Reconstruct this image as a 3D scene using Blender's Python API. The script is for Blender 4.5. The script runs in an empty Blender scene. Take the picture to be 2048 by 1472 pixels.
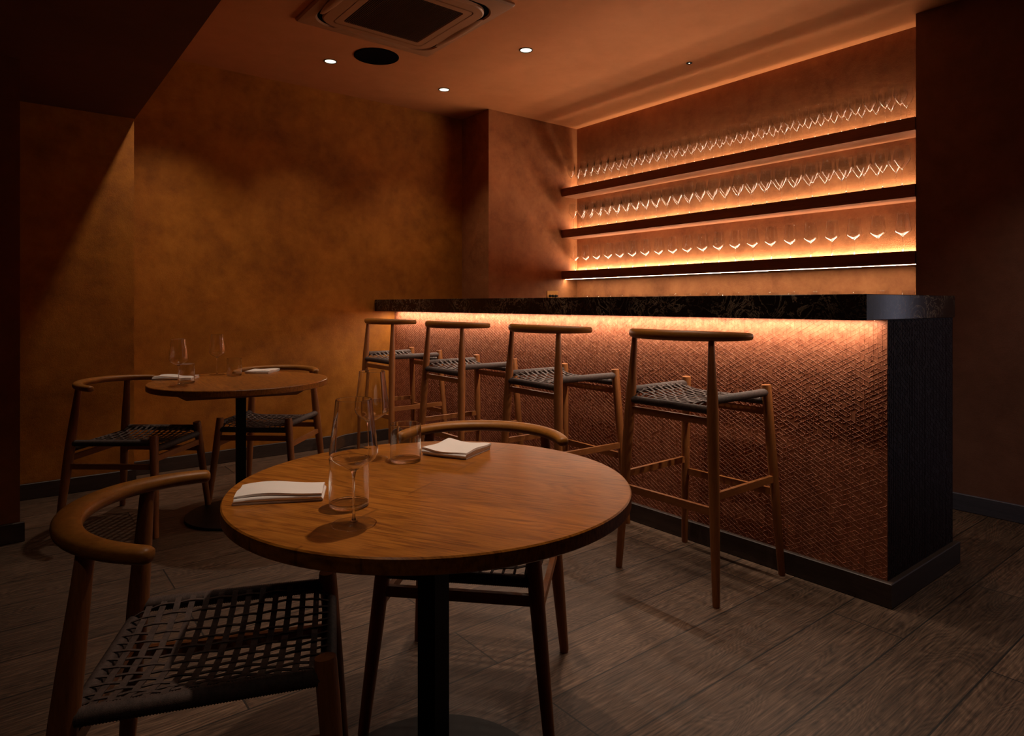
import bpy, math, random
from mathutils import Vector, Matrix
R = math.radians
PI = math.pi
scene = bpy.context.scene
COL = scene.collection

# ------------------------------------------------------------------ helpers
class MB:
    """collects vertices and faces of one mesh"""
    def __init__(s): s.v = []; s.f = []
    def add(s, vs, fs):
        o = len(s.v); s.v += [tuple(p) for p in vs]; s.f += [tuple(i + o for i in q) for q in fs]; return s
    def box(s, a, b, bev=0.0):
        x0, y0, z0 = a; x1, y1, z1 = b
        if bev <= 0:
            return s.add([(x0,y0,z0),(x1,y0,z0),(x1,y1,z0),(x0,y1,z0),(x0,y0,z1),(x1,y0,z1),(x1,y1,z1),(x0,y1,z1)],
                         [(0,3,2,1),(4,5,6,7),(0,1,5,4),(1,2,6,5),(2,3,7,6),(3,0,4,7)])
        e = bev
        def ring(i, z): return [(x0+i,y0+i,z),(x1-i,y0+i,z),(x1-i,y1-i,z),(x0+i,y1-i,z)]
        rings = [ring(e,z0), ring(0,z0+e), ring(0,z1-e), ring(e,z1)]
        vs = [p for r in rings for p in r]; fs = [(3,2,1,0),(12,13,14,15)]
        for k in range(3):
            for j in range(4):
                a_, b_ = k*4+j, k*4+(j+1)%4
                fs.append((a_, b_, b_+4, a_+4))
        return s.add(vs, fs)
    def obox(s, p, q, w, h, up=(0,0,1)):
        """bar from p to q, w across, h along up"""
        p = Vector(p); q = Vector(q); d = (q-p).normalized(); up = Vector(up)
        sd = d.cross(up).normalized(); u = sd.cross(d).normalized()
        vs = []
        for c in (p, q):
            for a_, b_ in ((-1,-1),(1,-1),(1,1),(-1,1)): vs.append(c + sd*(a_*w/2) + u*(b_*h/2))
        return s.add(vs, [(0,1,2,3),(7,6,5,4),(0,4,5,1),(1,5,6,2),(2,6,7,3),(3,7,4,0)])
    def lathe(s, prof, n=32, c=(0,0,0)):
        """prof: (r, z) from bottom to top; r = 0 makes a pole"""
        idx = []; vs = []
        for r, z in prof:
            if r < 1e-7: idx.append([len(vs)]); vs.append((c[0], c[1], c[2]+z))
            else:
                idx.append(list(range(len(vs), len(vs)+n)))
                vs += [(c[0]+r*math.cos(2*PI*k/n), c[1]+r*math.sin(2*PI*k/n), c[2]+z) for k in range(n)]
        fs = []
        for A, B in zip(idx[:-1], idx[1:]):
            for k in range(n):
                k2 = (k+1) % n
                if len(A) == 1 and len(B) == 1: continue
                if len(A) == 1: fs.append((A[0], B[k2], B[k]))
                elif len(B) == 1: fs.append((A[k], A[k2], B[0]))
                else: fs.append((A[k], A[k2], B[k2], B[k]))
        return s.add(vs, fs)
    def sweep(s, path, rad, n=12, up=(0,0,1), cap=True, power=2.0):
        """path points; rad: list of (across, along up) half sizes"""
        path = [Vector(p) for p in path]; m = len(path); vs = []
        up0 = Vector(up)
        for i, p in enumerate(path):
            d = (path[min(i+1, m-1)] - path[max(i-1, 0)]).normalized()
            sd = d.cross(up0)
            if sd.length < 1e-4: sd = d.cross(Vector((1,0,0)))
            sd.normalize(); u = sd.cross(d).normalized()
            a_, b_ = rad[i] if isinstance(rad[i], (tuple, list)) else (rad[i], rad[i])
            for k in range(n):
                t = 2*PI*k/n; ct, st = math.cos(t), math.sin(t)
                cx = math.copysign(abs(ct)**(2/power), ct); sx = math.copysign(abs(st)**(2/power), st)
                vs.append(p + sd*(a_*cx) + u*(b_*sx))
        fs = []
        for i in range(m-1):
            for k in range(n):
                k2 = (k+1) % n
                fs.append((i*n+k, i*n+k2, (i+1)*n+k2, (i+1)*n+k))
        if cap:
            fs.append(tuple(range(n-1, -1, -1))); fs.append(tuple(range((m-1)*n, m*n)))
        return s.add(vs, fs)

def smooth(o, ang=40):
    me = o.data
    me.polygons.foreach_set('use_smooth', [True]*len(me.polygons))
    me.update()
    try: me.set_sharp_from_angle(angle=R(ang))
    except Exception: pass

def obj(name, mb, mat, parent=None, sm=0):
    me = bpy.data.meshes.new(name)
    me.from_pydata(mb.v, [], mb.f); me.update()
    o = bpy.data.objects.new(name, me); COL.objects.link(o)
    if mat: me.materials.append(mat)
    if parent is not None: o.parent = parent
    if sm: smooth(o, sm)
    return o
def tag(o, label=None, cat=None, group=None, kind=None):
    if label: o['label'] = label
    if cat: o['category'] = cat
    if group: o['group'] = group
    if kind: o['kind'] = kind
    return o
def thing(name, loc, rz=0, label=None, cat=None, group=None):
    o = bpy.data.objects.new(name, None); COL.objects.link(o)
    o.empty_display_size = .1
    o.location = loc; o.rotation_euler = (0, 0, rz)
    return tag(o, label, cat, group)
def struct(name, mb, mat, parent=None, sm=0, label=None):
    o = obj(name, mb, mat, parent, sm)
    if parent is None: o['kind'] = 'structure'
    if label: o['label'] = label
    return o
KIDS = {}
def copy_tree(o, parent=None):
    c = o.copy(); COL.objects.link(c)
    if parent is not None: c.parent = parent
    for ch in [x for x in o.children]: copy_tree(ch, c)
    return c

# ------------------------------------------------------------------ materials
def mat(name):
    m = bpy.data.materials.new(name); m.use_nodes = True
    nt = m.node_tree; return m, nt, nt.nodes['Principled BSDF']
def N(nt, t, **kw):
    n = nt.nodes.new(t)
    for k, v in kw.items():
        if k in ('operation','blend_type','noise_dimensions','wave_type','feature','offset_frequency','squash_frequency','offset','bands_direction','data_type','use_clamp','vector_type'):
            setattr(n, k, v)
        else: n.inputs[k].default_value = v
    return n
def L(nt, a, b): nt.links.new(a, b)
def coords(nt, scale=(1,1,1), rot=(0,0,0), src='Object'):
    tc = nt.nodes.new('ShaderNodeTexCoord'); mp = nt.nodes.new('ShaderNodeMapping'); m0 = nt.nodes.new('ShaderNodeMapping')
    m0.inputs['Rotation'].default_value = rot; mp.inputs['Scale'].default_value = scale
    L(nt, tc.outputs[src], m0.inputs['Vector']); L(nt, m0.outputs['Vector'], mp.inputs['Vector']); return mp.outputs['Vector']
def ramp(nt, fac, stops):
    r = nt.nodes.new('ShaderNodeValToRGB'); e = r.color_ramp.elements
    e[0].position, e[0].color = stops[0][0], (*stops[0][1], 1)
    e[1].position, e[1].color = stops[-1][0], (*stops[-1][1], 1)
    for p, c in stops[1:-1]:
        x = e.new(p); x.color = (*c, 1)
    L(nt, fac, r.inputs['Fac']); return r.outputs['Color']
def bump(nt, bs, h, strength=.3, dist=.01):
    b = nt.nodes.new('ShaderNodeBump'); b.inputs['Strength'].default_value = strength; b.inputs['Distance'].default_value = dist
    L(nt, h, b.inputs['Height']); L(nt, b.outputs['Normal'], bs.inputs['Normal']); return b
def plain(name, col, rough=.5, metal=0, spec=.5, coat=0):
    m, nt, bs = mat(name)
    bs.inputs['Base Color'].default_value = (*col, 1); bs.inputs['Roughness'].default_value = rough
    bs.inputs['Metallic'].default_value = metal; bs.inputs['Specular IOR Level'].default_value = spec
    bs.inputs['Coat Weight'].default_value = coat
    n = N(nt, 'ShaderNodeTexNoise', Scale=60, Detail=3)
    L(nt, coords(nt), n.inputs['Vector'])
    mr = nt.nodes.new('ShaderNodeMapRange'); mr.inputs['To Min'].default_value = max(rough-.05, .02); mr.inputs['To Max'].default_value = min(rough+.05, 1)
    L(nt, n.outputs['Fac'], mr.inputs['Value']); L(nt, mr.outputs['Result'], bs.inputs['Roughness'])
    return m
def plaster(name, dark, mid, light, rough=.75, bscale=1.0, bstr=.25, spec=.3):
    m, nt, bs = mat(name)
    v = coords(nt)
    n1 = N(nt, 'ShaderNodeTexNoise', Scale=2.2*bscale, Detail=9, Roughness=.62, Distortion=.6); L(nt, v, n1.inputs['Vector'])
    n2 = N(nt, 'ShaderNodeTexNoise', Scale=9*bscale, Detail=8, Roughness=.7); L(nt, v, n2.inputs['Vector'])
    mx = N(nt, 'ShaderNodeMath', operation='MULTIPLY_ADD'); mx.inputs[1].default_value = .45
    L(nt, n2.outputs['Fac'], mx.inputs[0])
    m2 = N(nt, 'ShaderNodeMath', operation='MULTIPLY'); m2.inputs[1].default_value = .55
    L(nt, n1.outputs['Fac'], m2.inputs[0]); L(nt, m2.outputs[0], mx.inputs[2])
    c = ramp(nt, mx.outputs[0], [(.34, dark), (.5, mid), (.66, light)])
    L(nt, c, bs.inputs['Base Color'])
    bs.inputs['Roughness'].default_value = rough; bs.inputs['Specular IOR Level'].default_value = spec
    n3 = N(nt, 'ShaderNodeTexNoise', Scale=230, Detail=4, Roughness=.6); L(nt, v, n3.inputs['Vector'])
    ad = N(nt, 'ShaderNodeMath', operation='MULTIPLY_ADD'); ad.inputs[1].default_value = 2.5
    L(nt, n2.outputs['Fac'], ad.inputs[0]); L(nt, n3.outputs['Fac'], ad.inputs[2])
    bump(nt, bs, ad.outputs[0], bstr, .004)
    return m
def wood(name, dark, light, scale=(30,30,3), rot=(0,0,0), rough=.42, coat=0, rings=1.0, bstr=.12, spec=.5):
    m, nt, bs = mat(name)
    v = coords(nt, scale, rot)
    n0 = N(nt, 'ShaderNodeTexNoise', Scale=.35, Detail=3); L(nt, v, n0.inputs['Vector'])
    n1 = N(nt, 'ShaderNodeTexNoise', Scale=1.0, Detail=7, Roughness=.65, Distortion=.8*rings); L(nt, v, n1.inputs['Vector'])
    n2 = N(nt, 'ShaderNodeTexNoise', Scale=7, Detail=4, Roughness=.7); L(nt, v, n2.inputs['Vector'])
    a = N(nt, 'ShaderNodeMath', operation='MULTIPLY_ADD'); a.inputs[1].default_value = .35
    L(nt, n2.outputs['Fac'], a.inputs[0])
    b = N(nt, 'ShaderNodeMath', operation='MULTIPLY_ADD'); b.inputs[1].default_value = .4
    L(nt, n1.outputs['Fac'], b.inputs[0])
    c_ = N(nt, 'ShaderNodeMath', operation='MULTIPLY'); c_.inputs[1].default_value = .25
    L(nt, n0.outputs['Fac'], c_.inputs[0]); L(nt, c_.outputs[0], b.inputs[2]); L(nt, b.outputs[0], a.inputs[2])
    L(nt, ramp(nt, a.outputs[0], [(.36, dark), (.64, light)]), bs.inputs['Base Color'])
    bs.inputs['Roughness'].default_value = rough; bs.inputs['Coat Weight'].default_value = coat; bs.inputs['Coat Roughness'].default_value = .2
    bs.inputs['Specular IOR Level'].default_value = spec
    bump(nt, bs, a.outputs[0], bstr, .002)
    return m
def emit(name, col, strength):
    m, nt, bs = mat(name)
    bs.inputs['Base Color'].default_value = (.8,.8,.8,1)
    bs.inputs['Emission Color'].default_value = (*col, 1); bs.inputs['Emission Strength'].default_value = strength
    return m

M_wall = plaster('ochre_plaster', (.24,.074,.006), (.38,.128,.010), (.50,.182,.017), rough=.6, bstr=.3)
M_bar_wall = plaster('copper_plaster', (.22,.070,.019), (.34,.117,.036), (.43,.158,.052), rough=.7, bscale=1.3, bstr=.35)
M_left_wall = plaster('left_pier_plaster', (.16,.045,.012), (.20,.06,.016), (.25,.075,.02), rough=.65)  # pier darkened in colour too, shade put into the plaster
M_unseen = plaster('low_bounce_plaster', (.14,.06,.03), (.18,.08,.04), (.22,.10,.05), rough=.8)  # unseen walls darkened so they bounce less light
M_dark_wall = plaster('brown_plaster', (.19,.085,.060), (.24,.11,.078), (.29,.135,.095), rough=.7, bstr=.2)
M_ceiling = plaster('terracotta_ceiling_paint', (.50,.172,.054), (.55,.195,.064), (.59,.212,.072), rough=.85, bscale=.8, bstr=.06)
M_soffit = plaster('soffit_painted_shade', (.11,.035,.014), (.13,.042,.017), (.15,.05,.02), rough=.85, bscale=.8, bstr=.06)  # soffit darkened in colour in place of weaker ambient light
M_skirt = wood('dark_skirting_oak', (.022,.012,.009), (.060,.036,.027), scale=(3,3,40), rough=.5)
M_skirt_blue = wood('blue_grey_skirting', (.06,.065,.10), (.11,.11,.16), scale=(3,3,40), rough=.5)
M_leg = wood('oak_legs', (.19,.060,.016), (.36,.13,.036), scale=(38,38,3), rough=.45, spec=.35)
M_rail = wood('oak_rail', (.20,.070,.010), (.42,.165,.028), scale=(9,9,45), rough=.42, spec=.35)
M_bar_rung = wood('oak_rungs', (.22,.070,.018), (.38,.14,.040), scale=(12,12,50), rough=.45, spec=.35)
M_shelf = wood('walnut_shelf', (.20,.065,.024), (.36,.13,.05), scale=(14,1.2,30), rough=.45)
M_table, nt, bs = mat('oak_tabletop')
v1 = coords(nt, (1.6, 9, 9), (0,0,R(81))); v2 = coords(nt, (9, 260, 60), (0,0,R(81))); v3 = coords(nt, (1.2, 7.4, 0), (0,0,R(81)))
g0 = N(nt, 'ShaderNodeTexNoise', Scale=1, Detail=2, Roughness=.5, Distortion=.3); L(nt, v1, g0.inputs['Vector'])
g1 = N(nt, 'ShaderNodeTexNoise', Scale=9, Detail=5, Roughness=.65); L(nt, v1, g1.inputs['Vector'])
g2 = N(nt, 'ShaderNodeTexNoise', Scale=1, Detail=4, Roughness=.65); L(nt, v2, g2.inputs['Vector'])
m1 = N(nt, 'ShaderNodeMath', operation='MULTIPLY'); m1.inputs[1].default_value = 95; L(nt, g0.outputs['Fac'], m1.inputs[0])
m2 = N(nt, 'ShaderNodeMath', operation='MULTIPLY_ADD'); m2.inputs[1].default_value = 6; L(nt, g1.outputs['Fac'], m2.inputs[0]); L(nt, m1.outputs[0], m2.inputs[2])
m3 = N(nt, 'ShaderNodeMath', operation='SINE'); L(nt, m2.outputs[0], m3.inputs[0])
m4 = N(nt, 'ShaderNodeMath', operation='MULTIPLY_ADD'); m4.inputs[1].default_value = .035; m4.inputs[2].default_value = 0; L(nt, m3.outputs[0], m4.inputs[0])
m5 = N(nt, 'ShaderNodeMath', operation='MULTIPLY_ADD'); m5.inputs[1].default_value = .5; L(nt, g2.outputs['Fac'], m5.inputs[0]); L(nt, m4.outputs[0], m5.inputs[2])
m6 = N(nt, 'ShaderNodeMath', operation='MULTIPLY_ADD'); m6.inputs[1].default_value = .22; L(nt, g1.outputs['Fac'], m6.inputs[0]); L(nt, m5.outputs[0], m6.inputs[2])
c1 = ramp(nt, m6.outputs[0], [(.25, (.16,.046,.005)), (.36, (.31,.105,.011)), (.47, (.41,.150,.020))])
bk = nt.nodes.new('ShaderNodeTexBrick'); bk.offset = .4
for k_, v_ in (('Scale', 1), ('Brick Width', 1.3), ('Row Height', .8), ('Mortar Size', .004), ('Color1', (.86,.84,.82,1)), ('Color2', (1.12,1.10,1.08,1)), ('Mortar', (.7,.66,.6,1))): bk.inputs[k_].default_value = v_
L(nt, v3, bk.inputs['Vector'])
mu = N(nt, 'ShaderNodeMixRGB', blend_type='MULTIPLY'); mu.inputs['Fac'].default_value = 1; L(nt, c1, mu.inputs[1]); L(nt, bk.outputs['Color'], mu.inputs[2])
L(nt, mu.outputs[0], bs.inputs['Base Color']); bs.inputs['Roughness'].default_value = .33; bs.inputs['Specular IOR Level'].default_value = .5
bump(nt, bs, m6.outputs[0], .25, .0015)
M_table_under = wood('oak_underframe', (.16,.055,.014), (.28,.10,.025), scale=(4,30,30), rough=.5)
M_black = plain('black_powder_coat', (.007,.006,.006), .5, spec=.2)
M_black_matt = plain('black_matt', (.004,.003,.003), .9, spec=.02)
M_brass = plain('brushed_brass', (.80,.50,.18), .3, metal=1)
M_ac = plain('ac_casing', (.40,.18,.085), .45)
M_led_off = plain('aluminium_profile', (.5,.45,.42), .4, metal=1)
M_napkin, nt, bs = mat('white_linen')
bs.inputs['Base Color'].default_value = (.86,.78,.73,1); bs.inputs['Roughness'].default_value = .9; bs.inputs['Sheen Weight'].default_value = .2
w1 = N(nt, 'ShaderNodeTexWave', Scale=420, Distortion=.5); L(nt, coords(nt), w1.inputs['Vector'])
n1 = N(nt, 'ShaderNodeTexNoise', Scale=700, Detail=2); L(nt, coords(nt), n1.inputs['Vector'])
mm = N(nt, 'ShaderNodeMath', operation='ADD'); L(nt, w1.outputs['Fac'], mm.inputs[0]); L(nt, n1.outputs['Fac'], mm.inputs[1])
bump(nt, bs, mm.outputs[0], .25, .0006)
M_rope, nt, bs = mat('grey_brown_cord')
n1 = N(nt, 'ShaderNodeTexNoise', Scale=90, Detail=5, Roughness=.7); L(nt, coords(nt), n1.inputs['Vector'])
L(nt, ramp(nt, n1.outputs['Fac'], [(.3, (.034,.019,.015)), (.7, (.092,.056,.046))]), bs.inputs['Base Color'])
bs.inputs['Roughness'].default_value = .75
n2 = N(nt, 'ShaderNodeTexNoise', Scale=600, Detail=2); L(nt, coords(nt), n2.inputs['Vector'])
bump(nt, bs, n2.outputs['Fac'], .4, .001)
M_glass, nt, bs = mat('clear_glass')
bs.inputs['Base Color'].default_value = (1,1,1,1); bs.inputs['Roughness'].default_value = 0
bs.inputs['Transmission Weight'].default_value = 1; bs.inputs['IOR'].default_value = 1.5
M_tglass, nt, bs = mat('thin_clear_glass')
nt.nodes.remove(bs); out = nt.nodes['Material Output']
tr = nt.nodes.new('ShaderNodeBsdfTransparent'); gs = nt.nodes.new('ShaderNodeBsdfGlossy'); gs.inputs['Roughness'].default_value = .012
lw = nt.nodes.new('ShaderNodeLayerWeight'); lw.inputs['Blend'].default_value = .5
pw = N(nt, 'ShaderNodeMath', operation='POWER'); pw.inputs[1].default_value = 5; L(nt, lw.outputs['Facing'], pw.inputs[0])
fm = N(nt, 'ShaderNodeMath', operation='MULTIPLY_ADD'); fm.inputs[1].default_value = .35; fm.inputs[2].default_value = .06; L(nt, pw.outputs[0], fm.inputs[0])
mx1 = nt.nodes.new('ShaderNodeMixShader')
L(nt, fm.outputs[0], mx1.inputs[0]); L(nt, tr.outputs[0], mx1.inputs[1]); L(nt, gs.outputs[0], mx1.inputs[2])
L(nt, mx1.outputs[0], out.inputs['Surface'])
# panel of the bar: coppery embossed sheet
M_panel, nt, bs = mat('embossed_copper_panel')
v = coords(nt)
n1 = N(nt, 'ShaderNodeTexNoise', Scale=28, Detail=8, Roughness=.75); L(nt, v, n1.inputs['Vector'])
L(nt, ramp(nt, n1.outputs['Fac'], [(.32, (.20,.058,.026)), (.5, (.34,.112,.052)), (.68, (.47,.18,.092))]), bs.inputs['Base Color'])
bs.inputs['Roughness'].default_value = .55; bs.inputs['Specular IOR Level'].default_value = .3; bs.inputs['Metallic'].default_value = 0
n2 = N(nt, 'ShaderNodeTexNoise', Scale=350, Detail=3); L(nt, v, n2.inputs['Vector'])
bump(nt, bs, n2.outputs['Fac'], .25, .001)
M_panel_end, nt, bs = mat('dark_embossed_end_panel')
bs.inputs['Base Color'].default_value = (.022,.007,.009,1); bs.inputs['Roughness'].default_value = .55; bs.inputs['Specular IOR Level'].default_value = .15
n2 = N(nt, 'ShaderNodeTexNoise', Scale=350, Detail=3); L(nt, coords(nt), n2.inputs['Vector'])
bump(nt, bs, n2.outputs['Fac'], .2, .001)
# marble
M_marble, nt, bs = mat('black_veined_marble')
v = coords(nt)
n1 = N(nt, 'ShaderNodeTexNoise', Scale=7, Detail=9, Roughness=.7, Distortion=2.2); L(nt, v, n1.inputs['Vector'])
vein = ramp(nt, n1.outputs['Fac'], [(0, (0,0,0)), (.480, (0,0,0)), (.5, (1,1,1)), (.520, (0,0,0)), (1, (0,0,0))])
n2 = N(nt, 'ShaderNodeTexNoise', Scale=26, Detail=6, Roughness=.7, Distortion=1.2); L(nt, v, n2.inputs['Vector'])
blot = ramp(nt, n2.outputs['Fac'], [(0,(0,0,0)), (.60,(0,0,0)), (.70,(.6,.6,.6)), (1,(.9,.9,.9))])
n3 = N(nt, 'ShaderNodeTexNoise', Scale=3, Detail=2); L(nt, v, n3.inputs['Vector'])
msk = ramp(nt, n3.outputs['Fac'], [(.42,(0.1,)*3), (.62,(1,1,1))])
ad = N(nt, 'ShaderNodeMixRGB', blend_type='ADD'); ad.inputs['Fac'].default_value = 1; L(nt, vein, ad.inputs[1]); L(nt, blot, ad.inputs[2])
mu = N(nt, 'ShaderNodeMixRGB', blend_type='MULTIPLY'); mu.inputs['Fac'].default_value = 1; L(nt, ad.outputs[0], mu.inputs[1]); L(nt, msk, mu.inputs[2])
mc = N(nt, 'ShaderNodeMixRGB', blend_type='MIX'); mc.inputs[1].default_value = (.014,.008,.007,1); mc.inputs[2].default_value = (.38,.29,.20,1)
L(nt, mu.outputs[0], mc.inputs['Fac']); L(nt, mc.outputs[0], bs.inputs['Base Color'])
bs.inputs['Roughness'].default_value = .16
n4 = N(nt, 'ShaderNodeTexNoise', Scale=30, Detail=5); L(nt, v, n4.inputs['Vector']); bump(nt, bs, n4.outputs['Fac'], .08, .002)
# plank floor
M_floor, nt, bs = mat('smoked_oak_planks')
tc = nt.nodes.new('ShaderNodeTexCoord')
mp = nt.nodes.new('ShaderNodeMapping'); mp.inputs['Location'].default_value = (.62, -.905, 0); L(nt, tc.outputs['Object'], mp.inputs['Vector'])
br = nt.nodes.new('ShaderNodeTexBrick'); br.offset = .37; br.offset_frequency = 2; br.squash = 1
br.inputs['Color1'].default_value = (0,0,0,1); br.inputs['Color2'].default_value = (1,1,1,1); br.inputs['Mortar'].default_value = (.5,.5,.5,1)
br.inputs['Scale'].default_value = 1; br.inputs['Brick Width'].default_value = 1.85; br.inputs['Row Height'].default_value = .243
br.inputs['Mortar Size'].default_value = .0028; br.inputs['Mortar Smooth'].default_value = .1
L(nt, mp.outputs['Vector'], br.inputs['Vector'])
off = nt.nodes.new('ShaderNodeVectorMath'); off.operation = 'SCALE'; off.inputs['Scale'].default_value = 17.3; L(nt, br.outputs['Color'], off.inputs[0])
sc = nt.nodes.new('ShaderNodeMapping'); sc.inputs['Scale'].default_value = (1.3, 6.5, 1); L(nt, mp.outputs['Vector'], sc.inputs['Vector'])
sm_ = nt.nodes.new('ShaderNodeVectorMath'); sm_.operation = 'ADD'; L(nt, off.outputs[0], sm_.inputs[0]); L(nt, sc.outputs['Vector'], sm_.inputs[1])
g0 = N(nt, 'ShaderNodeTexNoise', Scale=.9, Detail=2, Roughness=.5, Distortion=.25); L(nt, sm_.outputs[0], g0.inputs['Vector'])
# growth rings: contour lines of a smooth noise field
rg = N(nt, 'ShaderNodeMath', operation='MULTIPLY'); rg.inputs[1].default_value = 260; L(nt, g0.outputs['Fac'], rg.inputs[0])
g2 = N(nt, 'ShaderNodeTexNoise', Scale=14, Detail=5, Roughness=.65); L(nt, sm_.outputs[0], g2.inputs['Vector'])
rg2 = N(nt, 'ShaderNodeMath', operation='MULTIPLY_ADD'); rg2.inputs[1].default_value = 5; L(nt, g2.outputs['Fac'], rg2.inputs[0]); L(nt, rg.outputs[0], rg2.inputs[2])
sn = N(nt, 'ShaderNodeMath', operation='SINE'); L(nt, rg2.outputs[0], sn.inputs[0])
sh = N(nt, 'ShaderNodeMath', operation='MULTIPLY_ADD'); sh.inputs[1].default_value = .5; sh.inputs[2].default_value = .5; L(nt, sn.outputs[0], sh.inputs[0])
fine_m = nt.nodes.new('ShaderNodeMapping'); fine_m.inputs['Scale'].default_value = (5, 160, 1); L(nt, mp.outputs['Vector'], fine_m.inputs['Vector'])
fine = N(nt, 'ShaderNodeTexNoise', Scale=1, Detail=5, Roughness=.6); L(nt, fine_m.outputs['Vector'], fine.inputs['Vector'])
t1 = N(nt, 'ShaderNodeMath', operation='MULTIPLY_ADD'); t1.inputs[1].default_value = .07; L(nt, sh.outputs[0], t1.inputs[0])
t2 = N(nt, 'ShaderNodeMath', operation='MULTIPLY_ADD'); t2.inputs[1].default_value = .62; L(nt, fine.outputs['Fac'], t2.inputs[0])
t3 = N(nt, 'ShaderNodeMath', operation='MULTIPLY'); t3.inputs[1].default_value = .22; L(nt, g2.outputs['Fac'], t3.inputs[0])
L(nt, t3.outputs[0], t2.inputs[2]); L(nt, t2.outputs[0], t1.inputs[2])
base = ramp(nt, t1.outputs[0], [(.34, (.034,.019,.011)), (.5, (.125,.077,.049)), (.68, (.27,.175,.118))])
pl = N(nt, 'ShaderNodeMixRGB', blend_type='MULTIPLY'); pl.inputs['Fac'].default_value = 1; L(nt, base, pl.inputs[1])
tone = ramp(nt, br.outputs['Color'], [(0, (.72,.68,.66)), (1, (1.15,1.1,1.08))]); L(nt, tone, pl.inputs[2])
gp = N(nt, 'ShaderNodeMixRGB', blend_type='MIX'); gp.inputs[2].default_value = (.012,.008,.006,1); L(nt, br.outputs['Fac'], gp.inputs['Fac']); L(nt, pl.outputs[0], gp.inputs[1])
L(nt, gp.outputs[0], bs.inputs['Base Color']); bs.inputs['Roughness'].default_value = .5; bs.inputs['Specular IOR Level'].default_value = .4
iv = N(nt, 'ShaderNodeMath', operation='SUBTRACT'); L(nt, t1.outputs[0], iv.inputs[0]); L(nt, br.outputs['Fac'], iv.inputs[1])
bump(nt, bs, iv.outputs[0], .35, .003)

LED = (1.0, .82, .62)
M_diff = [emit('shelf_diffuser_'+k, LED, e) for k, e in (('top', 4.5), ('middle', 5.5), ('bottom', 7))]
M_tape = [emit('led_tape_'+k, LED, e) for k, e in (('top', 82), ('middle', 108), ('bottom', 138))]
M_led_under = emit('undershelf_led', LED, 130)
M_led_bar = emit('bar_led', (1.0,.80,.62), 155)
M_lens = emit('downlight_lens', (1.0,.88,.68), 1.5)
M_sensor = emit('sensor_light', (1,.95,.8), 2)
M_cool_glow = emit('added_cool_glow', (.55,.62,1.0), .04)  # cool glow added out of view, beside the camera
M_glow_strip = emit('added_glow_strip', (.75,.75,1.0), .7)  # glowing strip added to reflect as a stripe in the marble
M_jamb = plain('grey_jamb_paint', (.55,.55,.62), .5)

# ------------------------------------------------------------------ room
H = 2.80           # ceiling
b = MB().box((-2.6,-3.1,-.1), (4.6,5.1,0)); struct('floor', b, M_floor)
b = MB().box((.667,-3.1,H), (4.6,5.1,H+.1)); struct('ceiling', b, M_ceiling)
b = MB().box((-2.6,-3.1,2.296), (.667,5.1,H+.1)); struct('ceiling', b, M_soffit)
b = MB().box((.55,4.905,0), (3.4,5.05,H)); struct('wall_back', b, M_wall)
b = MB().box((-2.6,4.685,0), (.663,5.0,2.296)); struct('wall_back_left', b, M_wall)
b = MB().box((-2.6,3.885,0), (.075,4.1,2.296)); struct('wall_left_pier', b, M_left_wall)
b = MB().box((-2.7,-3.1,0), (-2.55,3.885,2.296)); struct('wall_left', b, M_unseen)
b = MB().box((3.287,4.495,0), (4.5,5.05,H)); struct('wall_bar_pier', b, M_bar_wall)
b = MB().box((4.332,1.4,0), (4.5,4.495,H)); struct('wall_bar', b, M_bar_wall)
b = MB().box((4.14,.515,0), (4.5,1.5,H)).box((4.14,-.62,2.2), (4.5,.515,H)).box((4.14,-3.1,0), (4.5,-.62,H)); struct('wall_right', b, M_dark_wall)
b = MB().box((-2.6,-3.2,0), (4.6,-3.05,H)); struct('wall_front', b, M_unseen)
# skirtings
def skirt(name, a, c, m, t=.018, h=.093):
    (x0,y0),(x1,y1) = a, c
    b = MB().box((min(x0,x1),min(y0,y1),0), (max(x0,x1),max(y0,y1),h), .003); return struct(name, b, m)
skirt('baseboard_back', (.663,4.888), (2.60,4.905), M_skirt)
skirt('baseboard_back_left', (-2.5,4.668), (.673,4.685), M_skirt)
skirt('baseboard_left', (-2.5,3.867), (.093,3.885), M_skirt)
skirt('baseboard_right', (4.122,.56), (4.14,1.5), M_skirt_blue)
# unseen glazed door, added for the cool reflection on the countertop end
fr = MB().box((4.11,.395,0), (4.2,.415,2.2)).box((4.11,-.62,0), (4.2,-.52,2.2)).box((4.11,-.52,2.1), (4.2,.515,2.2))
d1 = struct('added_door_1', fr, M_jamb)
struct('glow_pane', MB().box((4.14,-.52,.02), (4.16,.415,2.1)), M_cool_glow, d1)
struct('reflection_strip', MB().box((4.142,.415,.02), (4.16,.515,2.1)), M_glow_strip, d1)

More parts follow.
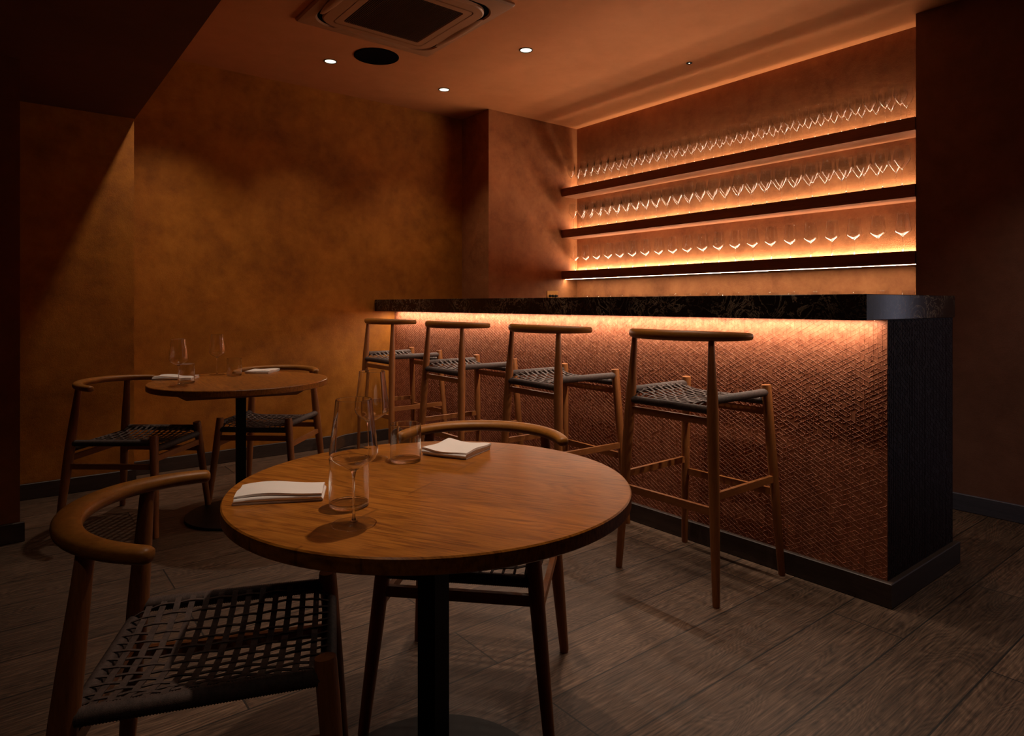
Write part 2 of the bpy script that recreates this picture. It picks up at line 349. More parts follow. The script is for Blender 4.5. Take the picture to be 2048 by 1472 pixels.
# ------------------------------------------------------------------ bar
bar = thing('bar_cabinet', (2.607,1.04,0), 0, 'long bar cabinet with copper triangle-embossed front lit from above, behind four stools', 'bar counter')
PX, PY0, PY1, PZ0, PZ1 = 2.607, 1.04, 4.905, .09, 1.071
PX1 = 3.272
b = MB().box((.004,.004,0), (PX1-PX-.004,PY1-PY0,PZ1)); obj('carcass', b, M_black_matt, bar)
def emboss(L_, Z0, Z1, fmap, seed, probs=(.78,.88,.80)):
    """thin flat sheet with raised triangle lattice ribs; (t,z,h) -> point by fmap"""
    rnd = random.Random(seed); b = MB(); s = .0190; dx = s*.8660254; w = .00075; hh = .0009
    b.add([fmap(0,Z0,0),fmap(L_,Z0,0),fmap(L_,Z1,0),fmap(0,Z1,0)], [(0,1,2,3)])
    nc = int(L_/dx)+1; nr = int((Z1-Z0)/s)+2
    def P(i, j): return (i*dx+.002, Z0 + j*s + (s/2 if i % 2 else 0))
    for i in range(nc):
        for j in range(-1, nr):
            a = P(i, j)
            up = (a[0], a[1]+s); rt = P(i+1, j if i % 2 == 0 else j+1); rd = P(i+1, j-1 if i % 2 == 0 else j)
            for q, p_ in ((up, probs[0]), (rt, probs[1]), (rd, probs[2])):
                if rnd.random() > p_: continue
                if min(a[1], q[1]) < Z0 or max(a[1], q[1]) > Z1 or q[0] > L_: continue
                ex, ez = q[0]-a[0], q[1]-a[1]; l_ = math.hypot(ex, ez); nx, nz = -ez/l_*w, ex/l_*w
                b.add([fmap(a[0]-nx,a[1]-nz,0), fmap(q[0]-nx,q[1]-nz,0), fmap(q[0],q[1],hh), fmap(a[0],a[1],hh), fmap(a[0]+nx,a[1]+nz,0), fmap(q[0]+nx,q[1]+nz,0)],
                      [(0,1,2,3),(3,2,5,4)])
    return b
b = emboss(PY1-PY0, PZ0, PZ1, lambda t, z, h: (-h, t, z), 3)
o = obj('front_panel', b, M_panel, bar)
b = emboss(PX1-PX, PZ0, PZ1, lambda t, z, h: (t, -h, z), 4)
o = obj('end_panel', b, M_panel_end, bar); o['label'] = 'dark end panel with faint triangle emboss'
b = MB().box((-.020,-.022,0), (PX1-PX+.022,PY1-PY0-.0,.093), .003); obj('plinth', b, M_skirt, bar)
# LED profile below the overhang
def led_bar(name, x0, x1, y0, y1, z0, z1, face, mE, parent, seg=30):
    """aluminium profile; its light face is a child of the same parent"""
    b = MB().box((x0,y0,z0), (x1,y1,z1)); p = obj(name, b, M_led_off, parent)
    bb = MB(); zf = z0-.0006 if face < 0 else z1+.0006
    for k in range(seg):
        a_, c_ = y0+(y1-y0)*k/seg, y0+(y1-y0)*(k+1)/seg
        q = [(x0+.001,a_,zf),(x1-.001,a_,zf),(x1-.001,c_,zf),(x0+.001,c_,zf)]
        if face < 0: q = q[::-1]
        bb.add(q, [(0,1,2,3)])
    e = obj('led_strip', bb, mE, p); return p
led_bar('light_profile', -.048, -.036, .03, PY1-PY0-.07, PZ1-.0012, PZ1-.0001, -1, M_led_bar, bar)

ct = thing('countertop', (2.425,1.037,1.071), 0, 'thick black veined marble slab lying along the bar', 'countertop')
obj('slab', MB().box((0,0,0), (.863,3.868,.095), .002), M_marble, ct)

# back counter behind the bar (its glasses just show above the slab)
bc = thing('back_counter', (3.88,1.52,0), 0, 'low service counter against the copper wall, below the three shelves', 'counter')
obj('cabinet', MB().box((.02,0,0), (.430,2.975,.94)), M_black_matt, bc)
obj('worktop', MB().box((0,0,.94), (.430,2.975,.978), .002), M_marble, bc)
for k in range(5):
    obj('door', MB().box((.002,.01+k*.594,.08), (.02,.01+k*.594+.584,.93), .002), M_shelf, bc)

# ------------------------------------------------------------------ shelves
SHELF_Z = [2.208, 1.822, 1.437]; names = ['top', 'middle', 'bottom']
shl = ['dark wood shelf nearest the ceiling, holding two tight rows of small glasses',
       'dark wood shelf between two others, holding two staggered rows of tapered glasses',
       'lowest dark wood shelf with one spaced row of glasses and a light line beneath']
for z, lb in zip(SHELF_Z, shl):
    sh_ = thing('wall_shelf', (4.132,1.502,z-.075), 0, lb, 'shelf', 'lit wall shelves behind the bar')
    obj('board', MB().box((0,0,0), (.1995,2.992,.0735), .0015), M_shelf, sh_)
    obj('top_board', MB().box((0,0,.0735), (.112,2.992,.075)), M_shelf, sh_)
    b = MB(); b2 = MB()
    for k in range(30):
        a_, c_ = .004+2.984*k/30, .004+2.984*(k+1)/30
        b.add([(.113,a_,.0748),(.1835,a_,.0748),(.1835,c_,.0748),(.113,c_,.0748)], [(0,1,2,3)])
        b2.add([(.184,a_,.0750),(.196,a_,.0750),(.196,c_,.0750),(.184,c_,.0750)], [(0,1,2,3)])
    obj('light_diffuser', b, M_diff[SHELF_Z.index(z)], sh_)
    obj('led_tape', b2, M_tape[SHELF_Z.index(z)], sh_)
    if z == SHELF_Z[2]:
        led_bar('light_profile', .038, .047, .01, 2.985, -.0015, .003, -1, M_led_under, sh_)

# switch plate on the pier
sw = thing('switch_plate', (4.016,4.495,1.208), 0, 'small brass switch plate with black toggles on the wall above the bar', 'switch')
obj('plate', MB().box((-.066,-.006,-.043), (.066,0,.043), .0015), M_brass, sw)
for k in (-1,0,1):
    b = MB().lathe([(0,0),(.013,0),(.013,.004),(.006,.005),(.005,.02),(.009,.026),(0,.027)], 14)
    b.v = [(x+k*.036, -.006-z, y-.004) for x, y, z in b.v]; b.f = [q[::-1] for q in b.f]
    obj('toggle', b, M_black, sw, 40)

# ------------------------------------------------------------------ ceiling fittings
def downlight(x, y, label, power, beam=95):
    t = thing('downlight', (x, y, H), 0, label, 'ceiling light', 'recessed ceiling downlights')
    b = MB().lathe([(.0445,0),(.0445,-.003),(.041,-.005),(.0375,-.003),(.0365,.02),(.030,.045)], 32); obj('trim_ring', b, M_black, t, 40)
    b = MB().lathe([(0,-.0015),(.0372,-.0015)], 32); b.f = [q for q in b.f]
    o = obj('lens', b, M_lens, t)
    ld = bpy.data.lights.new('spot', 'SPOT'); ld.energy = power; ld.color = (1.0,.77,.58); ld.spot_size = R(beam); ld.spot_blend = .85; ld.shadow_soft_size = .028
    l = bpy.data.objects.new('lamp', ld); COL.objects.link(l); l.parent = t; l.location = (0,0,-.012)
    return t
DL = 25
downlight(1.786,4.285, 'bright recessed downlight near the back wall, left of the black speaker', DL)
downlight(2.717,4.302, 'bright recessed downlight nearest the dark wall corner', DL)
downlight(2.717,3.30, 'bright recessed downlight right of the air conditioner', DL)
downlight(.855,4.3, 'recessed downlight hidden beyond the edge of the lowered ceiling', DL*1.7)
for x, y, k in ((2.717,2.3,1.8),(1.786,2.3,1.0),(1.786,1.3,.9),(.855,2.6,.3),(1.0,1.35,3.5),(3.3,.5,1.5)):  # the lamps over mid floor and right wall are added fill light
    downlight(x, y, 'unseen recessed downlight above the frame, among room lamps and added fill lamps', DL*k, 54 if x == 1.0 else 90)
t = downlight(-.3, .55, 'added fill downlight in the lowered ceiling behind the frame', DL*.2)  # unseen lamp added to brighten the near table's edge
t.location.z = 2.296

b = MB().lathe([(.149,0),(.149,-.004),(.141,-.007),(.136,-.005),(0,-.0065)], 48); b.f = [q[::-1] for q in b.f]
sp = thing('ceiling_speaker', (1.994,4.007,H), 0, 'large black round speaker set in the ceiling beside the air conditioner', 'speaker')
obj('grille', b, M_black_matt, sp, 40)
sd = thing('ceiling_sensor', (3.752,2.778,H), 0, 'tiny black round sensor with a bright dot on the ceiling above the shelves', 'sensor')
obj('ring', MB().lathe([(.021,0),(.021,-.003),(.012,-.003),(.010,-.001),(0,-.001)], 24), M_black, sd, 40)
obj('lens', MB().lathe([(.005,-.0015),(.004,-.004),(0,-.005)], 12), M_sensor, sd, 40)

# air conditioner cassette
def rsq(hx, hy, r, n=8):
    p = []
    for cx, cy, a0 in ((hx-r,hy-r,0),(-hx+r,hy-r,90),(-hx+r,-hy+r,180),(hx-r,-hy+r,270)):
        for k in range(n+1):
            a = R(a0+90*k/n); p.append((cx+r*math.cos(a), cy+r*math.sin(a)))
    return p
def stack(b, rings):
    """loft closed rings of equal point count: [(points, z)]"""
    n = len(rings[0][0]); vs = []; fs = []
    for p, z in rings: vs += [(x, y, z) for x, y in p]
    for i in range(len(rings)-1):
        for k in range(n):
            k2 = (k+1) % n; fs.append((i*n+k, (i+1)*n+k, (i+1)*n+k2, i*n+k2))
    return b.add(vs, fs)
ac = thing('air_conditioner', (1.803,3.297,H), 0, 'square ceiling air conditioner with dark slatted intake, cut by the frame top', 'air conditioner')
b = MB(); stack(b, [(rsq(.449,.475,.012),0),(rsq(.449,.475,.012),-.010),(rsq(.440,.466,.012),-.020),(rsq(.395,.400,.13),-.028),(rsq(.388,.392,.13),-.020)])
obj('casing', b, M_ac, ac, 30)
b = MB(); stack(b, [(rsq(.392,.396,.13),-.018),(rsq(.360,.364,.12),-.018)])
obj('air_gap', b, M_black_matt, ac)
b = MB(); stack(b, [(rsq(.364,.370,.12),-.012),(rsq(.364,.370,.12),-.030),(rsq(.356,.362,.115),-.036),(rsq(.292,.306,.03),-.038)])
stack(b, [(rsq(.288,.302,.03),-.038),(rsq(.246,.260,.012),-.038),(rsq(.243,.257,.010),-.026)])
obj('face_panel', b, M_ac, ac, 30)
b = MB(); b.add([(-.245,-.259,-.024),(.245,-.259,-.024),(.245,.259,-.024),(-.245,.259,-.024)], [(3,2,1,0)])
for k in range(44):
    x = -.240+.480*(k+.5)/44; b.box((x-.0018,-.258,-.037), (x+.0018,.258,-.025))
obj('intake_grille', b, plain('brown_grille', (.10,.045,.025), .5), ac)
for sx, sy in ((1,0),(-1,0),(0,1),(0,-1)):
    b = MB(); n = 14; vs = []; fs = []
    for i in range(n+1):
        t = -1+2*i/n; wd = .030*math.sqrt(max(0, 1-t*t*.92))
        for j in range(5):
            s_ = -1+2*j/4
            u_, w_ = .378+wd*s_, .25*t; zz = -.034-.012*(1-s_*s_)*(1-t*t)
            p = (sx*u_, w_, zz) if sx else (w_, sy*u_*1.01, zz)
            vs.append(p)
    for i in range(n):
        for j in range(4):
            q = (i*5+j, i*5+j+1, (i+1)*5+j+1, (i+1)*5+j); fs.append(q)
    b.add(vs, fs); obj('louvre', b, M_ac, ac, 60)

# ------------------------------------------------------------------ seating
def rope_rail(b, p, q, r=.0165, pitch=.0050, n=10):
    p, q = Vector(p), Vector(q); ln = (q-p).length; m = max(4, int(ln/pitch)*2)
    path = [p.lerp(q, i/m) for i in range(m+1)]
    b.sweep(path, [r if i % 2 else r*.91 for i in range(m+1)], n)
def weave(w0, w1, d0, d1, zs, ze, nl, nf, wl, wf, sag=.010):
    """woven cord seat. w0/w1 half width rear/front, d0/d1 rear/front y, zs side rail top, ze end rail top"""
    b = MB(); th = .0024
    def hw(y): t = (y-d0)/(d1-d0); return w0+(w1-w0)*t
    def S(x, y):
        u = min(1, abs(x)/hw(y)); t = 2*(y-d0)/(d1-d0)-1
        e = abs(t)**5
        z = ze - sag*(1-u*u)*(1-t*t) + (zs-ze)*u**2.4*(1-e)
        return z
    def ribbon(pts, w, sd):
        vs = []; fs = []; m = len(pts)
        for x, y, z in pts:
            for a_, b_ in ((-1,0),(1,0),(1,-1),(-1,-1)):
                vs.append((x+sd[0]*a_*w/2, y+sd[1]*a_*w/2, z+b_*th))
        for i in range(m-1):
            for k in range(4):
                k2 = (k+1) % 4; fs.append((i*4+k, i*4+k2, (i+1)*4+k2, (i+1)*4+k))
        b.add(vs, fs)
    ys = [d0+(d1-d0)*(k+.9)/(nl+.8) for k in range(nl)]
    xs = [-1+2*(k+.75)/(nf+.5) for k in range(nf)]
    for i, y in enumerate(ys):                     # side to side bands
        pts = []
        W = hw(y)
        for k in range(nf*2+5):
            u = -1+2*k/(nf*2+4); x = u*W
            ph = math.cos(PI*((u+1)/2*(nf+.5)-.75+i)) if abs(u) < .97 else 0
            pts.append((x, y, S(x, y)+.0013*ph+(.0 if abs(u) < .99 else -.004)))
        ribbon(pts, wl, (0,1))
    for j, u in enumerate(xs):                     # front to back cords
        pts = []
        for k in range(nl*2+5):
            t = k/(nl*2+4); y = d0+(d1-d0)*t; x = u*hw(y)
            ph = -math.cos(PI*(t*(nl+.8)-.9+j)) if .02 < t < .98 else 0
            pts.append((x, y, S(x, y)+.0013*ph))
        ribbon(pts, wf, (1,0))
    return b
def leg_bm(p, q, prof, n=16):
    """p foot, q top, prof: (t, r)"""
    p, q = Vector(p), Vector(q); b = MB()
    path = [p.lerp(q, t) for t, r in prof]
    b.sweep(path, [r for t, r in prof], n, up=(0,1,0)); return b
def lerp3(p, q, t): return tuple(a_+(c_-a_)*t for a_, c_ in zip(p, q))

def make_chair():
    t = thing('dining_chair', (0,0,0), 0, '-', 'chair', 'dining chairs at the two round tables')
    LEG = {}
    for sd in (-1, 1):
        f0, f1 = (sd*.246,.276,0), (sd*.197,.237,.483); r0, r1 = (sd*.245,-.217,0), (sd*.188,-.152,.712)
        LEG[sd] = (f0, f1, r0, r1)
        obj('leg', leg_bm(f0, f1, [(0,.0125),(.01,.0145),(.5,.0185),(.85,.0205),(.985,.0205),(1,.019)]), M_leg, t, 50)
        obj('leg', leg_bm(r0, r1, [(0,.0125),(.01,.0145),(.25,.0185),(.5,.0222),(.62,.0228),(.75,.0205),(.9,.0165),(1,.0145)]), M_leg, t, 50)
    # horseshoe rail: back rest and arms in one piece
    path = []; rad = []; n = 44
    a0 = math.asin(.047/.25)
    for k in range(n+1):
        u = -1+2*k/n
        th = u*(PI/2+0)                              # angle from the back centre
        x = .262*math.sin(th*(1-a0/(PI/2)*0)) ; y = .02-.25*math.cos(th)
        path.append((x, y, .726-.010*abs(u)**2)); e = abs(u)
        rad.append((.0268-.0128*e**1.35, .0165-.0028*e**2))
    ext = [(.2625,.0,.7155),(.2615,-.0,.7155)]
    # blunt rounded tips
    tip = lambda p, s: [(p[0], p[1]+.006, p[2]), (p[0], p[1]+.011, p[2])]
    L0, L1 = path[0], path[-1]
    path = [(L0[0],L0[1]+.012,L0[2]),(L0[0],L0[1]+.007,L0[2])] + path + [(L1[0],L1[1]+.007,L1[2]),(L1[0],L1[1]+.012,L1[2])]
    rad = [(.010,.010),(.0155,.0150)] + rad + [(.0155,.0150),(.010,.010)]
    # cut the arms back to where the photograph shows their tips
    k0 = [i for i, p in enumerate(path) if p[1] < -.034]
    path2 = path[k0[0]:k0[-1]+1]; rad2 = rad[k0[0]:k0[-1]+1]
    def endp(pts, rs, i0, i1):
        d = (Vector(pts[i0])-Vector(pts[i1])).normalized(); p = Vector(pts[i0])
        return [tuple(p+d*.008), tuple(p+d*.014), tuple(p+d*.017)], [(rs[0]*.96,rs[1]*.96),(rs[0]*.8,rs[1]*.8),(rs[0]*.5,rs[1]*.5)]
    e0, q0 = endp(path2, rad2[0], 0, 1); e1, q1 = endp(path2, rad2[-1], -1, -2)
    path2 = e0[::-1]+path2+e1; rad2 = q0[::-1]+rad2+q1
    o = obj('backrest_rail', MB().sweep(path2, rad2, 18, power=2.5), M_rail, t, 50)
    def at(leg, z):  # point on leg line at height z
        p, q = leg; return lerp3(p, q, (z-p[2])/(q[2]-p[2]))
    F = {s: LEG[s][:2] for s in LEG}; B_ = {s: LEG[s][2:] for s in LEG}
    zs, ze = .450, .418
    for s in (-1, 1):
        b = MB(); rope_rail(b, at(B_[s], zs-.004), at(F[s], zs)); obj('seat_rail', b, M_rope, t, 60)
        obj('side_stretcher', MB().obox(at(B_[s], .335), at(F[s], .335), .015, .026), M_bar_rung, t)
    for G, nm in ((F, 'front'), (B_, 'rear')):
        b = MB(); rope_rail(b, at(G[-1], ze), at(G[1], ze)); obj('seat_rail', b, M_rope, t, 60)
        obj(nm+'_stretcher', MB().obox(at(G[-1], .372), at(G[1], .372), .015, .028), M_bar_rung, t)
    xf, yf, _ = at(F[1], zs); xb, yb, _ = at(B_[1], zs)
    obj('woven_seat', weave(xb, xf, yb, yf, zs+.0165, ze+.0165, 13, 13, .0125, .0068), M_rope, t)
    return t

def make_stool():
    t = thing('bar_stool', (0,0,0), 0, '-', 'bar stool', 'bar stools in a row along the bar')
    F = {}; B_ = {}
    for s in (-1, 1):
        F[s] = ((s*.243,.217,0), (s*.199,.170,.793)); B_[s] = ((s*.240,-.249,0), (s*.189,-.205,.990))
        obj('leg', leg_bm(F[s][0], F[s][1], [(0,.0120),(.006,.0140),(.4,.0185),(.8,.0205),(.99,.0205),(1,.0195)]), M_leg, t, 50)
        obj('leg', leg_bm(B_[s][0], B_[s][1], [(0,.0120),(.006,.0140),(.35,.0200),(.68,.0225),(.78,.0215),(.9,.0155),(1,.0115)]), M_leg, t, 50)
    path = []; rad = []; n = 36
    for k in range(n+1):
        u = -1+2*k/n; th = u*R(82)
        path.append((.275*math.sin(th), -(.048+.216*math.cos(th)), 1.004+.003*(1-u*u))); e = abs(u)
        rad.append((.0225-.007*e**2, .0212-.0065*e**2.4))
    def endp(pts, rs, i0, i1):
        d = (Vector(pts[i0])-Vector(pts[i1])).normalized(); p = Vector(pts[i0])
        return [tuple(p+d*.006), tuple(p+d*.010), tuple(p+d*.012)], [(rs[0]*.94,rs[1]*.94),(rs[0]*.75,rs[1]*.75),(rs[0]*.4,rs[1]*.4)]
    e0, q0 = endp(path, rad[0], 0, 1); e1, q1 = endp(path, rad[-1], -1, -2)
    path = e0[::-1]+path+e1; rad = q0[::-1]+rad+q1
    obj('backrest_rail', MB().sweep(path, rad, 18, power=2.4), M_rail, t, 50)
    def at(leg, z): p, q = leg; return lerp3(p, q, (z-p[2])/(q[2]-p[2]))
    zs, ze = .762, .724
    for s in (-1, 1):
        b = MB(); rope_rail(b, at(B_[s], zs), at(F[s], zs)); obj('seat_rail', b, M_rope, t, 60)
        obj('footrest', MB().obox(at(B_[s], .403), at(F[s], .403), .016, .028), M_bar_rung, t)
    for G, nm in ((F, 'front'), (B_, 'rear')):
        b = MB(); rope_rail(b, at(G[-1], ze), at(G[1], ze)); obj('seat_rail', b, M_rope, t, 60)
        obj('seat_stretcher', MB().obox(at(G[-1], .681), at(G[1], .681), .015, .028), M_bar_rung, t)
        obj('footrest', MB().obox(at(G[-1], .346), at(G[1], .346), .016, .030), M_bar_rung, t)
    xf, yf, _ = at(F[1], zs); xb, yb, _ = at(B_[1], zs)
    obj('woven_seat', weave(xb, xf, yb, yf, zs+.0165, ze+.0165, 11, 12, .0125, .0072), M_rope, t)
    return t

chair = make_chair()
CH = [(.327,1.422,-1.971,'dark woven chair with horseshoe back at the near table, cut by the frame bottom'),
      (.543,3.891,-2.287,'horseshoe-backed chair at the far table, standing before the dark left wall'),
      (1.289,3.977,2.421,'chair behind the far table, its curved rail showing above the tabletop'),
      (1.116,1.586,2.322,'chair between the near table and the stools, mostly hidden by the tabletop')]
for i, (x, y, r, lb) in enumerate(CH):
    o = chair if i == 0 else copy_tree(chair)
    o.location = (x, y, 0); o.rotation_euler = (0,0,r); o['label'] = lb
stool = make_stool()
ST = [(2.341,1.673,-1.560,'bar stool nearest the dark bar end, fully in view down to the floor'),
      (2.334,2.514,-1.605,'third bar stool from the back wall, its feet behind the near tabletop'),
      (2.318,3.340,-1.574,'second bar stool from the back wall'),
      (2.350,4.259,-1.560,'bar stool closest to the back wall, under the left end of the marble slab')]
for i, (x, y, r, lb) in enumerate(ST):
    o = stool if i == 0 else copy_tree(stool)
    o.location = (x, y, 0); o.rotation_euler = (0,0,r); o['label'] = lb

# ------------------------------------------------------------------ tables
T = .72
def make_table():
    t = thing('round_table', (0,0,0), 0, '-', 'table', 'round pedestal tables')
    b = MB(); b.lathe([(0,T-.031),(.445,T-.031),(.449,T-.028),(.449,T-.003),(.4465,T),(0,T)], 128); obj('tabletop', b, M_table, t, 35)
    b = MB(); a_ = .300; c_ = .258
    b.add([(-c_,-c_,T-.062),(c_,-c_,T-.062),(c_,c_,T-.062),(-c_,c_,T-.062),(-a_,-a_,T-.031),(a_,-a_,T-.031),(a_,a_,T-.031),(-a_,a_,T-.031)],
          [(3,2,1,0),(0,1,5,4),(1,2,6,5),(2,3,7,6),(3,0,4,7)]); obj('underframe', b, M_table_under, t)
    b = MB(); b.box((-.0255,-.0255,.014), (.0255,.0255,T-.062), .003); obj('column', b, M_black, t)
    b = MB(); b.lathe([(0,0),(.272,0),(.275,.003),(.275,.010),(.272,.013),(.06,.0145),(0,.0145)], 96); obj('base_plate', b, M_black, t, 35)
    return t
tb = make_table(); tb.location = (.785,1.289,0); tb.rotation_euler = (0,0,R(19)); tb['label'] = 'large round oak table in the foreground on a black pedestal'
t2 = copy_tree(tb); t2.location = (1.0205,3.6587,0); t2.rotation_euler = (0,0,R(-13)); t2['label'] = 'round oak table near the back wall on a black pedestal'

# ------------------------------------------------------------------ glassware
def refine(p, k=3):
    out = []
    for i in range(len(p)-1):
        p0 = p[max(i-1,0)]; p1 = p[i]; p2 = p[i+1]; p3 = p[min(i+2,len(p)-1)]
        for j in range(k):
            t = j/k; out.append(tuple(max(0, .5*(2*b_+(c_-a_)*t+(2*a_-5*b_+4*c_-d_)*t*t+(-a_+3*b_-3*c_+d_)*t**3)) for a_, b_, c_, d_ in zip(p0,p1,p2,p3)))
    return out+[p[-1]]
def shell(outer, th, zb):
    """outer profile (r,z) bottom to rim, inner wall th thinner, inner bottom at zb"""
    rr, rz = outer[-1]; outer = outer[:-1] + [(rr, rz-.0006), (rr, rz)]
    inner = [(max(r-th, 0), z) for r, z in outer if z > zb+.0008]
    r0 = inner[0][0]
    return outer + [(rr-th/2, rz+th*.4)] + inner[::-1] + [(r0*.6, zb+.0003), (0, zb)]
BOWL_A = [(.0,.0985),(.0045,.0995),(.008,.1015),(.020,.1085),(.032,.1160),(.040,.1225),(.0440,.130),(.0445,.136),(.0430,.150),(.0400,.175),(.0362,.205),(.0335,.2325)]
BOWL_B = [(.0,.1040),(.0040,.1050),(.007,.1075),(.016,.118),(.027,.132),(.037,.1470),(.0440,.1600),(.0452,.166),(.0440,.180),(.0410,.205),(.0375,.228),(.0360,.240)]
BOWL_C = [(.0,.1000),(.0040,.1010),(.007,.1035),(.014,.112),(.022,.124),(.0300,.138),(.0350,.152),(.0365,.162),(.0355,.175),(.0335,.195),(.0315,.218)]
def stem_prof(zt): return [(0,.004),(.006,.004),(.0042,.008),(.0027,.016),(.0021,.03),(.0019,.06),(.0023,zt-.012),(.0034,zt-.004),(.0050,zt+.002),(0,zt+.004)]
FOOT = [(0,0),(.038,0),(.0415,.0006),(.0418,.0012),(.0400,.0018),(.020,.0028),(.008,.0050),(0,.0060)]
def split_glass(o, lo, hi):
    """thin blown wall above hi and below lo, solid glass between"""
    me = o.data; me.materials.clear(); me.materials.append(M_glass); me.materials.append(M_tglass)
    for p in me.polygons: p.material_index = 1 if (p.center.z > hi or p.center.z < lo) else 0
    return o
def glass_mesh(bowl, n=24, scale=1.0):
    b = MB(); b.lathe(shell(refine(bowl, 2), .0011, bowl[0][1]+.0035), n)
    zt = bowl[0][1]
    prof = [(0,0),(.033,0),(.0365,.0008),(.0350,.0018),(.016,.0032),(.0050,.007),(.0027,.016),(.0020,.03),(.0019,.06),(.0023,zt-.010),(.0036,zt-.002),(0,zt+.0005)]
    b.lathe(prof, n); return b
def wine_glass(loc, label):
    t = thing('wine_glass', loc, 0, label, 'wine glass', 'wine glasses on the tables')
    obj('bowl', MB().lathe(shell(refine(BOWL_A, 4), .0010, .1018), 56), M_glass, t, 60)
    obj('stem', MB().lathe(stem_prof(.0980), 20), M_glass, t, 60)
    f_ = obj('foot', MB().lathe(FOOT, 48), M_glass, t, 60); f_.data.materials.append(M_tglass)
    for p in f_.data.polygons: p.material_index = 1 if .006 < math.hypot(p.center.x, p.center.y) < .0398 else 0
    return t
w = wine_glass((.518,1.134,T), 'tall wine glass at the front of the near table')
SPOTS = [((.773,1.580,T), 'wine glass further back on the near table, beside its rear tumbler'),
         ((.708,3.620,T), 'wine glass on the far table nearest the dark left chair'),
         ((.992,4.031,T), 'wine glass at the rear of the far table')]
for loc, lb in SPOTS:
    c = copy_tree(w); c.location = loc; c['label'] = lb
def tumbler(loc, label):
    t = thing('tumbler', loc, 0, label, 'tumbler', 'clear tumblers on the tables')
    out = [(.0385,.0060),(.0396,.0068),(.0400,.0085),(.0400,.05),(.0400,.0965),(.0400,.0973)]
    inner = [(.0386,.0973),(.0386,.0965),(.0386,.05),(.0386,.0120),(.0383,.0090)]
    obj('wall', MB().lathe(out+[(.0393,.0981)]+inner, 56), M_glass, t, 60)
    obj('base', MB().lathe([(0,.0005),(.034,.0002),(.036,.0004),(.0380,.0012),(.0392,.003),(.0395,.0055),(.0384,.0085),(.0370,.0095),(.034,.0090),(.030,.0082),(.015,.0076),(0,.0074)], 56), M_glass, t, 60)
    return t
tu = tumbler((.558,1.244,T), 'clear tumbler on the near table behind the front wine glass')
for loc, lb in (((.833,1.507,T), 'clear tumbler on the near table beside the rear napkin'),
                ((.763,3.707,T), 'clear tumbler on the far table standing before a folded napkin'),
                ((1.056,3.916,T), 'clear tumbler on the far table left of the rear napkin')):
    c = copy_tree(tu); c.location = loc; c['label'] = lb
# shelf glasses, one mesh per kind; too small in view for parts
def row(kind, x, ys, z, label, group):
    zcut = max(kind)[1]-.001
    first = None
    for y in ys:
        if first is None:
            o = split_glass(obj('wine_glass', glass_mesh(kind), M_glass, None, 60), .006, zcut); first = o
        else:
            o = first.copy(); COL.objects.link(o)
        o.location = (x, y, z); o.rotation_euler = (0,0,(y*37) % 6.28)
        tag(o, label, 'wine glass', group)
row(BOWL_A, 4.235, [1.604+.14055*k for k in range(21)], SHELF_Z[2], 'wine glass in the single spaced row on the lowest lit shelf', 'glasses on the lowest shelf')
row(BOWL_B, 4.185, [1.590+.1077*k for k in range(27)], SHELF_Z[1], 'tapered wine glass in the front row on the middle lit shelf', 'front row on the middle shelf')
row(BOWL_B, 4.268, [1.655+.1077*k for k in range(26)], SHELF_Z[1], 'tapered wine glass in the back row on the middle lit shelf', 'back row on the middle shelf')
row(BOWL_C, 4.185, [1.598+.0855*k for k in range(34)], SHELF_Z[0], 'narrow wine glass in the front row on the uppermost lit shelf', 'front row on the top shelf')
row(BOWL_C, 4.268, [1.597+.0855*k for k in range(34)], SHELF_Z[0], 'narrow wine glass in the back row on the uppermost lit shelf', 'back row on the top shelf')
row(BOWL_A, 4.185, [1.558+.1405*k for k in range(21)], .978, 'wine glass on the back counter, only its rim showing above the bar slab', 'glasses on the back counter')

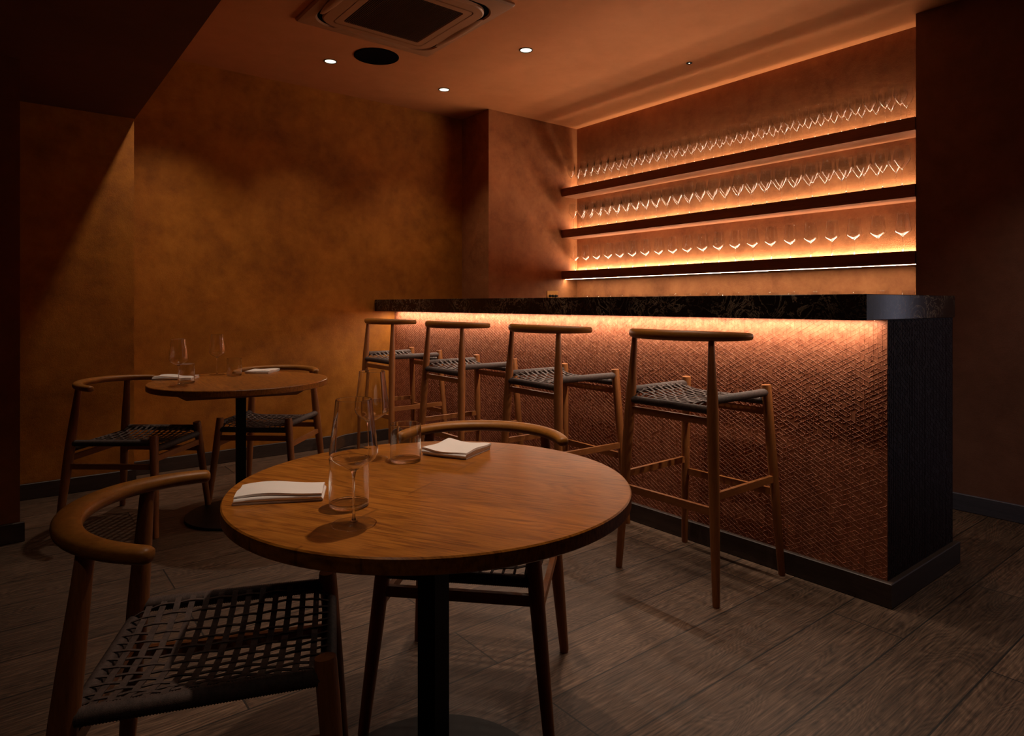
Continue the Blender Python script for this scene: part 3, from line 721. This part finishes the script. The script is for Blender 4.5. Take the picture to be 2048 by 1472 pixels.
# ------------------------------------------------------------------ napkins
def napkin(c, ang, ln, wd, ht, label, seed):
    """folded linen strip: one ribbon folded over itself, drawn out along its length"""
    rnd = random.Random(seed); layers = 4; lt = ht/layers; th = lt*.80
    path = []
    for k in range(layers):
        z = lt*(k+.5); y0, y1 = (-wd/2, wd/2) if k % 2 == 0 else (wd/2, -wd/2)
        j = rnd.uniform(-.003,.003)
        for i in range(9):
            t = i/8; path.append((y0+(y1-y0)*t*(1 if i < 8 else 1)+ (j if i in (0,8) else 0), z))
        if k < layers-1:
            r = lt/2; s_ = 1 if y1 > 0 else -1
            for a in (-60,-20,20,60): path.append((y1+s_*r*math.cos(R(a))+s_*.001, z+r+r*math.sin(R(a))))
    m = len(path); nrm = []
    for i in range(m):
        a_, c_ = path[max(i-1,0)], path[min(i+1,m-1)]; d = Vector((c_[0]-a_[0], c_[1]-a_[1])).normalized(); nrm.append((-d[1], d[0]))
    sec = [(p[0]+n_[0]*th/2, p[1]+n_[1]*th/2) for p, n_ in zip(path, nrm)] + [(p[0]-n_[0]*th/2, p[1]-n_[1]*th/2) for p, n_ in reversed(list(zip(path, nrm)))]
    ns = 22; vs = []; fs = []; q = len(sec); ph = rnd.uniform(0, 6)
    for s_ in range(ns+1):
        u = -1+2*s_/ns
        for y, z in sec:
            h = z/ht
            puff = 1+.10*h*math.sin(3*u+ph)+.12*h*math.cos(2.2*y/wd*3+u*2+ph)
            sk = .006*h*math.sin(2*u+ph)
            vs.append((u*ln/2*(1-.012*math.sin(h*9+ph))+sk*.6, y*(1-.015*abs(u))+sk, max(z*puff*(1-.06*abs(u)**6), .0004)))
    for s_ in range(ns):
        for k in range(q):
            k2 = (k+1) % q; fs.append((s_*q+k, (s_+1)*q+k, (s_+1)*q+k2, s_*q+k2))
    h_ = len(path)
    for e, flip in ((0, False), (ns, True)):
        for k in range(h_-1):
            f_ = (e*q+k, e*q+k+1, e*q+(q-2-k), e*q+(q-1-k)); fs.append(f_ if not flip else f_[::-1])
    b = MB().add(vs, fs); o = obj('folded_napkin', b, M_napkin, None, 50)
    o.location = (*c, T); o.rotation_euler = (0,0,ang)
    return tag(o, label, 'napkin', 'folded white napkins on the tables')
napkin((.470,1.390), math.atan2(-.078,.158), .178, .088, .019, 'long folded white napkin on the left of the near table', 1)
napkin((.992,1.508), math.atan2(-.120,.058), .135, .135, .019, 'square folded white napkin at the rear of the near table', 2)
napkin((.756,3.935), math.atan2(-.11,.19), .205, .115, .018, 'folded white napkin on the far table beside the dark left chair', 3)
napkin((1.240,3.998), math.atan2(-.09,.10), .140, .150, .016, 'folded white napkin at the rear of the far table before the chair rail', 4)

# ------------------------------------------------------------------ camera and world
w_ = bpy.data.worlds.new('World'); scene.world = w_; w_.use_nodes = True
w_.node_tree.nodes['Background'].inputs[0].default_value = (.01,.006,.004,1); w_.node_tree.nodes['Background'].inputs[1].default_value = .0
cd = bpy.data.cameras.new('camera'); cam = bpy.data.objects.new('camera', cd); COL.objects.link(cam)
cd.sensor_width = 36; cd.lens = 1300/2048*36
cam.location = (0,0,1.13); cam.rotation_euler = (R(90), 0, -math.atan2(.6188,.7855))
cd.shift_y = -(736-608)/2048
cd.clip_start = .05
scene.camera = cam
scene.view_settings.view_transform = 'Standard'; scene.view_settings.look = 'None'
scene.view_settings.exposure = 0; scene.view_settings.gamma = 1; scene.view_settings.use_curve_mapping = False
scene.cycles.sample_clamp_indirect = 12
scene.cycles.use_denoising = True
